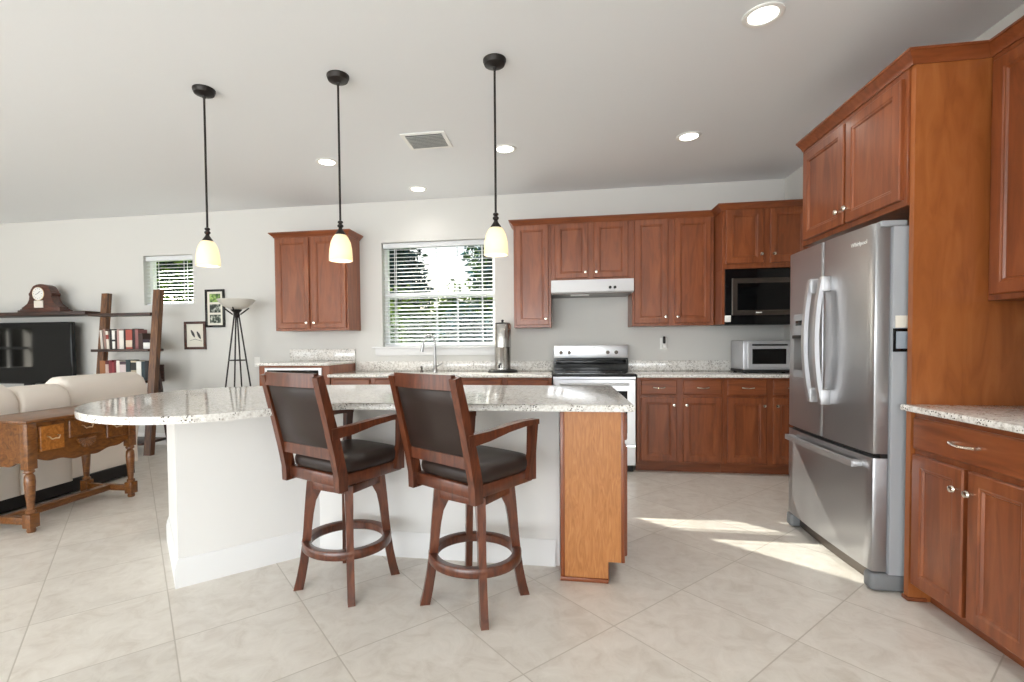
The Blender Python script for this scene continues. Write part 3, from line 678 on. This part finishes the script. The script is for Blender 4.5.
b = MB()
for i in range(9):
    y = -.105+.026*i
    b.loft([[(x, y+.014, -.002), (x, y+.016, -.002), (x, y+.002, -.016), (x, y, -.016)] for x in (-s+.03, s-.03)])
b.build('louvers', WPL, v)
MB().box(-s+.03, s-.03, -q+.03, q-.03, -.002, -.0005).build('duct', mat('duct_grey', lin(90, 90, 90), .8), v)

# ------------------------------------------------------------------ living area
tb = thing('console_table', 'golden oak three-drawer table with turned legs behind the sofa', 'table', (-3.65, 3.02, 0))
MB().box(-.245, .245, -.415, .415, .715, .738, .008).build('tabletop', TBL, tb)
hx, hy = .19, .357
def apron(n, u0, u1, amp):
    pts = []
    for i in range(n+1):
        k = i/n; u = u0+(u1-u0)*k
        pts.append((u, .455+amp*(.6*math.cos(4*PI*k)+.35*math.cos(8*PI*k))-.05*math.exp(-((k-.5)/.16)**2)))
    return pts
MB().prism(apron(40, -hy, hy, .022)+[(hy, .715), (-hy, .715)], hx+.012, hx+.03, 'x').build('front_apron', TBL, tb)
MB().prism(apron(40, -hy, hy, .012)+[(hy, .715), (-hy, .715)], -hx-.02, -hx-.004, 'x').build('back_apron', TBL, tb)
for s in (-1, 1): MB().prism(apron(30, -hx, hx, .018)+[(hx, .715), (-hx, .715)], s*hy-.01, s*hy+.01, 'y').build('end_apron', TBL, tb)
for i, (y0, y1, z0, z1) in enumerate(((-.32, -.16, .515, .685), (-.125, .125, .575, .695), (.16, .32, .515, .685))):
    o = MB().rloft(y0, y1, z0, z1, [(0, 0), (0, .008), (.004, .014), (.014, .014)], 0).build('drawer', TBD if i == 0 else TBL, tb, 25); o.rotation_euler = (0, 0, PI/2); o.location = (hx+.029, 0, 0)
    c = (y0+y1)/2; zc = (z0+z1)/2
    h = MB().tube([(c-.035, -.014, zc+.012), (c-.035, -.03, zc+.01), (c-.022, -.036, zc-.008), (c, -.038, zc-.003), (c+.022, -.036, zc-.008), (c+.035, -.03, zc+.01), (c+.035, -.014, zc+.012)], .0045, 8).build('bail_pull', BRASS, o)
b = MB()
for i in range(9):
    a = math.radians(-80+20*i); b.tube([(hx+.03, .0+.01*math.sin(a), .545), (hx+.038, .07*math.sin(a), .545-.07*math.cos(a)+.01)], [.006, .013], 8, None)
b.build('carved_shell', TBL, tb)
for sx in (-1, 1):
    for sy in (-1, 1):
        x, y = sx*.208, sy*.375
        MB().box(x-.03, x+.03, y-.03, y+.03, .415, .716, .003).lathe([(.024, .415), (.03, .405), (.03, .395), (.018, .385), (.028, .37), (.031, .33), (.027, .26), (.021, .18), (.019, .15), (.028, .14), (.028, .128), (.02, .12)], (x, y, 0), n=16, cap=True).box(x-.032, x+.032, y-.032, y+.032, .03, .122, .005).lathe([(.022, 0), (.026, .01), (.022, .032)], (x, y, 0), n=14).build('leg', TBL, tb)
for s in (-1, 1): MB().box(-.19, .19, s*.375-.02, s*.375+.02, .05, .095, .004).build('end_stretcher', TBL, tb)
MB().box(-.03, .03, -.36, .36, .05, .095, .004).build('stretcher', TBL, tb)

so = thing('sectional_sofa', 'cream upholstered sofa seen from behind, behind the oak table', 'sofa', (-4.3, 3.15, 0))
BP = [(.33, .115), (.345, .3), (.345, .52), (.33, .60), (.315, .64), (.345, .665), (.365, .74), (.36, .83), (.325, .905), (.25, .945), (.16, .94), (.08, .88), (.05, .74), (.06, .55), (.08, .40), (.08, .115)]
def section(y0, y1, zk, dx, name):
    rings = []; cx, cz = .2, .5; top = .11 if dx else 0
    for y, k in ((y0, .9), (y0+.012, .965), (y0+.035, .99), (y0+.09, 1), (y1-.09, 1), (y1-.035, .985), (y1-.012, .95), (y1, .86)):
        rings.append([(cx+dx+(x-cx)*(k if z > .2 else 1), y+(top*min(1, max(0, (z-.5)/.2)) if y > (y0+y1)/2 else 0), .115+(z-.115)*zk*(1-(1-k)*.55 if z > .6 else 1)) for x, z in BP])
    return MB().loft(rings).build(name, SOFA, so, 60)
section(-1.0, -.165, 1.0, 0, 'back_cushion'); section(-.155, .225, .97, 0, 'back_cushion'); section(.235, .90, 1.03, -.05, 'back_cushion')
for y0, y1 in ((-1.0, -.165), (-.155, .245), (.255, .84)):
    MB().box(-.62, .12, y0, y1, .12, .46, .05, 3).build('seat_cushion', SOFA, so, 60)
MB().box(-.62, .27, .70, .84, .12, .64, .05, 3).build('armrest', SOFA, so, 60)
MB().box(-.60, .31, -.98, .83, .02, .12).build('base', BLKM, so)
for x in (-.55, .27):
    for y in (-.93, .78): MB().lathe([(.025, 0), (.025, .025)], (x, y, 0), n=12).build('foot', BLKM, so)

lb = thing('ladder_bookcase', 'leaning walnut ladder bookcase full of books beside the television', 'bookcase', (-4.87, 4.95, 0))
PX0, PX1 = -.58, .32
def ypost(z): return -.235+.105*z
for x, dy in ((PX0, .20), (PX1, 0)):
    MB().loft([[(x-.043, ypost(z)-.02+dy, z), (x+.043, ypost(z)-.02+dy, z), (x+.043, ypost(z)+.04+dy, z), (x-.043, ypost(z)+.04+dy, z)] for z in (0, .9, 1.86)]).build('post', WAL, lb)
    MB().loft([[(x-.02, y, z), (x+.02, y, z), (x+.02, y+.035, z), (x-.02, y+.035, z)] for y, z in ((.06+dy, 0), (-.10+dy, .95))]).build('rear_leg', WLD, lb)
for z, x0, x1 in ((1.60, -.56, PX1-.06), (1.185, -.49, PX1-.06), (.83, -.52, PX1-.06), (.14, -.50, PX1-.06)):
    MB().box(x0, x1, ypost(z)-.03, .085, z-.03, z, .003).build('shelf', WLD, lb)
MB().box(PX0+.045, PX1-.06, .07, .085, .80, 1.0).build('back_strip', WLD, lb)
ms = tag(MB().box(-7.9, -5.60, 4.97, YB-.001, 1.60, 1.645, .004).build('mantel_shelf', WLD), 'long dark shelf above the television carrying the clock', 'shelf')
def book(x0, x1, z0, h, col, label, lean=0, y0=4.90, d=.125, stripe=None, flat=False):
    w = x1-x0; t = thing('book', label, 'book', ((x0+x1)/2, y0, z0), 0, 'books on the ladder bookcase')
    cm = mat('book_cover', lin(*col), .55)
    b = MB().prism([(-w/2, 0), (-w/2, d), (-w/2+.003, d), (-w/2+.003, .006), (w/2-.003, .006), (w/2-.003, d), (w/2, d), (w/2, 0)], 0, h)
    b.build('cover', cm, t)
    MB().box(-w/2+.003, w/2-.003, .006, d-.004, .004, h-.004).build('pages', PAPER, t)
    if stripe: MB().box(-w/2-.0004, w/2+.0004, -.0008, .004, h*stripe[0], h*stripe[1]).build('spine_band', mat('book_band', lin(*stripe[2]), .55), t)
    if lean: t.rotation_euler = (0, math.radians(lean), 0)
    return t
# boundaries measured along the shelf as fractions
SX0, SX1 = -5.32, -4.655
def sx(px): return SX0+(px-100.3)/(151.5-100.3)*(SX1-SX0)
UP = [(100.5, 102.8, (205, 198, 190), 'thin pale book leaning at the left end of the upper row', -4, None),
      (104, 106.5, (150, 120, 110), 'slim dusty rose book near the left end of the upper row', -4, None), (106.6, 109.2, (222, 214, 202), 'cream book with a reddish band in the upper row', -4, (.55, .8, (150, 60, 50))),
      (109.6, 112, (36, 26, 24), 'black book between two white ones in the upper row', 0, None), (112.4, 115.2, (232, 230, 224), 'slim bright white book in the upper row', -1, (.4, .5, (40, 36, 50))),
      (115.5, 117.3, (48, 32, 28), 'dark brown slim book in the upper row', 0, None), (117.4, 119.5, (186, 150, 144), 'dull pink book beside the thickest white one in the upper row', 0, None), (119.6, 124, (228, 222, 214), 'thick white book near the middle of the upper row', 0, None),
      (124.4, 126.2, (40, 28, 26), 'black slim book beside the red patterned one in the upper row', 0, None), (126.4, 132.8, (168, 78, 64), 'thick red and cream patterned book in the upper row', 0, (.1, .45, (214, 196, 176))),
      (133.2, 135.8, (44, 30, 30), 'black book right of the red patterned one in the upper row', 0, None), (136, 139, (140, 90, 88), 'mauve book toward the right of the upper row', 0, None), (139.2, 143.4, (66, 46, 40), 'dark brown book, last upright one in the upper row', 0, None)]
for a, c, col, lab, ln, st_ in UP:
    book(sx(a), sx(c), 1.1855+(.004 if ln else 0), random.uniform(.205, .235) if a < 138 else .18, col, lab, ln, stripe=st_)
fb = book(0, .035, 0, .2, (44, 30, 44), 'dark book lying flat on the white box in the upper row'); fb.rotation_euler = (0, PI/2, 0); fb.scale = (1, 1, .42)
tag(MB().box(sx(143.8), sx(151), 4.90, 5.02, 1.1855, 1.258, .003).build('white_box', WPL), 'small white box at the right end of the upper book row', 'box')
fb.location = (sx(143.8), 4.90, 1.276)
LO = [(100.8, 106.3, (150, 96, 56), 'tan book at the left end of the lower row', None), (106.6, 109.8, (92, 24, 26), 'dark red book with white lettering band in the lower row', (.3, .8, (196, 170, 160))), (110, 113.2, (120, 34, 40), 'crimson book, first of three in the lower row', None),
      (113.3, 115.5, (140, 44, 50), 'bright crimson slim book, middle of three in the lower row', None), (115.6, 117.6, (104, 26, 32), 'dark crimson slim book beside the white one in the lower row', None), (117.8, 121.2, (226, 220, 212), 'white book beside the crimson ones in the lower row', None),
      (121.4, 127.4, (70, 50, 60), 'dark book with a white and red spine pattern in the lower row', (.35, .85, (206, 190, 190))), (127.6, 132, (44, 62, 66), 'dark teal book in the middle of the lower row', None), (132.6, 138, (196, 184, 160), 'cream and black book in the lower row', (.5, .9, (40, 40, 36))),
      (138.2, 143, (230, 228, 222), 'white book toward the right of the lower row', None), (143.3, 146.8, (38, 56, 62), 'dark teal book near the right end of the lower row', None), (147, 150.4, (26, 26, 30), 'black book at the right end of the lower row', None)]
for a, c, col, lab, st_ in LO: book(sx(a), sx(c), .8305, random.uniform(.205, .23), col, lab, 0, 4.875, stripe=st_)

tv = thing('television', 'large black flat screen television below the dark shelf', 'television', (-6.60, 5.10, .56))
MB().box(-.675, .675, -.02, .03, .20, .965, .006).build('bezel', BLK, tv)
MB().box(-.655, .655, -.0225, -.019, .225, .945).build('screen', DGL, tv)
MB().box(-.06, .06, -.01, .03, .01, .22).build('stand_neck', BLKM, tv); MB().box(-.3, .3, -.1, .12, 0, .014, .004).build('stand_base', BLKM, tv)
mc = thing('media_console', 'low dark cabinet under the television', 'cabinet', (-6.55, 5.0, 0))
MB().box(-.85, .85, -.2, .26, .06, .56, .004).build('cabinet_body', WLD, mc); MB().box(-.8, .8, -.17, .24, 0, .06).build('plinth', BLKM, mc)
for x0 in (-.83, -.27, .29): MB().rloft(x0, x0+.54, .09, .53, [(0, 0), (0, .012), (.004, .016), (.05, .016), (.056, .01)], -.2).build('door', WLD, mc, 25)

ck = thing('mantel_clock', 'dark mahogany humpbacked mantel clock with a white dial on the long shelf', 'clock', (-6.30, 5.08, 1.645))
def hat(sc=1.0, z0=.04):
    pts = []
    half = [(.31, 0), (.31, .02), (.26, .035), (.21, .065), (.178, .115), (.17, .16), (.19, .175), (.186, .195), (.165, .20), (.15, .24), (.11, .282), (.055, .30), (0, .305)]
    pts = [(x*sc*.9, z0+z*sc) for x, z in half]; return pts+[(-x, z) for x, z in reversed(pts[:-1])]
MB().prism(hat(), -.05, .06, 'y', .004).build('case', CLK, ck, 30)
MB().box(-.31, .31, -.075, .085, 0, .028, .006).box(-.29, .29, -.06, .07, .026, .042, .004).build('plinth', CLK, ck)
dlx = MB().lathe([(.078, -.052), (.078, -.06), (.072, -.062), (.003, -.062)], (-.02, 0, .225), 'y', 28).build('dial', mat('dial_white', lin(232, 230, 226), .4), ck)
MB().torus((0, 0, 0), .08, .005, 28, 8).build('bezel', BRASS, ck, loc=(-.02, -.056, .225)).rotation_euler = (PI/2, 0, 0)
for a, l_ in ((.9, .045), (-1.9, .033)): MB().box(-.002, .002, -.001, .001, 0, l_).build('hand', BLKM, dlx, loc=(-.02, -.0635, .225)).rotation_euler = (0, a, 0)
b = MB()
for k in range(12): a = 2*PI*k/12; b.box(-.02+.06*math.cos(a)-.003, -.02+.06*math.cos(a)+.003, -.0632, -.062, .225+.06*math.sin(a)-.003, .225+.06*math.sin(a)+.003)
b.build('hour_marks', BLKM, dlx)
MB().rloft(-.085, .045, .055, .142, [(0, 0), (0, .008), (.005, .01), (.008, .006)], -.05).build('pendulum_window', mat('cream_card', lin(222, 214, 204), .4), ck, 25)

def frame_(x0, x1, z0, z1, bw, m, label):
    t = thing('picture_frame', label, 'picture', ((x0+x1)/2, YB-.002, (z0+z1)/2)); w, h = (x1-x0)/2, (z1-z0)/2
    b = MB().box(-w, w, -.02, 0, -h, -h+bw, .003).box(-w, w, -.02, 0, h-bw, h, .003).box(-w, -w+bw, -.02, 0, -h+bw, h-bw, .003).box(w-bw, w, -.02, 0, -h+bw, h-bw, .003)
    b.build('frame', m, t); MB().box(-w+bw, w-bw, -.008, -.001, -h+bw, h-bw).build('mat_board', PAPER, t); return t
p1 = frame_(-4.525, -4.235, 1.172, 1.510, .03, CLK, 'brown framed print of two birds, low on the wall beside the bookcase')
INK = mat('ink', lin(70, 68, 66), .7)
for x, z, a in ((-.03, .02, -.5), (.05, .0, -.5)):
    o = MB().lathe([(.002, -.05), (.012, -.03), (.018, 0), (.014, .025), (.011, .035), (.010, .045), (.002, .055)], n=12).build('bird_drawing', INK, p1, loc=(x, -.0085, z)); o.scale = (1, .05, 1); o.rotation_euler = (0, a, 0)
MB().bar([(-.07, -.0088, -.06), (0, -.0088, -.045), (.09, -.0088, -.07)], .001, .004).build('branch_drawing', INK, p1)
p2 = frame_(-4.232, -3.975, 1.435, 1.890, .026, BLK, 'tall black frame with three small nature photographs beside the floor lamp')
def foto(c1, c2, c3, sc):
    m = mat('nature_print', c1, .5); n = N(m, 'ShaderNodeTexNoise'); n.inputs['Scale'].default_value = sc; n.inputs['Detail'].default_value = 5; L(m, coords(m, (1, 1, 1)), n.inputs['Vector'])
    r = ramp(m, [(.38, c1), (.5, c2), (.64, c3)]); L(m, n.outputs['Fac'], r.inputs[0]); L(m, r.outputs[0], m.node_tree.nodes['Principled BSDF'].inputs['Base Color']); return m
for z, mm in ((.125, foto(lin(40, 66, 30), lin(92, 130, 56), lin(170, 200, 110), 26)), (.0, foto(lin(14, 20, 14), lin(40, 56, 40), lin(196, 200, 190), 22)), (-.125, foto(lin(20, 28, 22), lin(70, 86, 70), lin(206, 208, 196), 30))):
    MB().box(-.072, .072, -.0092, -.0078, z-.05, z+.05).build('photograph', mm, p2)

fl = thing('floor_lamp', 'black four-legged torchiere floor lamp with a white glass bowl', 'lamp', (-3.575, 4.92, 0))
bp = [(.02, 1.615), (.08, 1.625), (.13, 1.65), (.17, 1.69), (.195, 1.722)]
MB().lathe(bp+[(r-.004, z+.004) for r, z in reversed(bp)], n=32, cap=False).build('bowl', BOWL, fl)
MB().lathe([(.012, 1.52), (.035, 1.545), (.03, 1.58), (.055, 1.605), (.06, 1.614), (.01, 1.616)], n=20).build('cup', BRZ, fl)
for k in range(4):
    a = math.radians(20+90*k); c_, s_ = math.cos(a), math.sin(a)
    MB().tube([(.025*c_, .025*s_, 1.545), (.23*c_, .23*s_, .0)], .0085, 8).build('leg', BRZ, fl)
    MB().tube([(.04*c_, .04*s_, 1.56), (.09*c_, .09*s_, 1.60), (.13*c_, .13*s_, 1.632)], .008, 8).build('bowl_arm', BRZ, fl)
MB().torus((0, 0, 1.05), .092, .006, 28, 8).build('leg_ring', BRZ, fl)
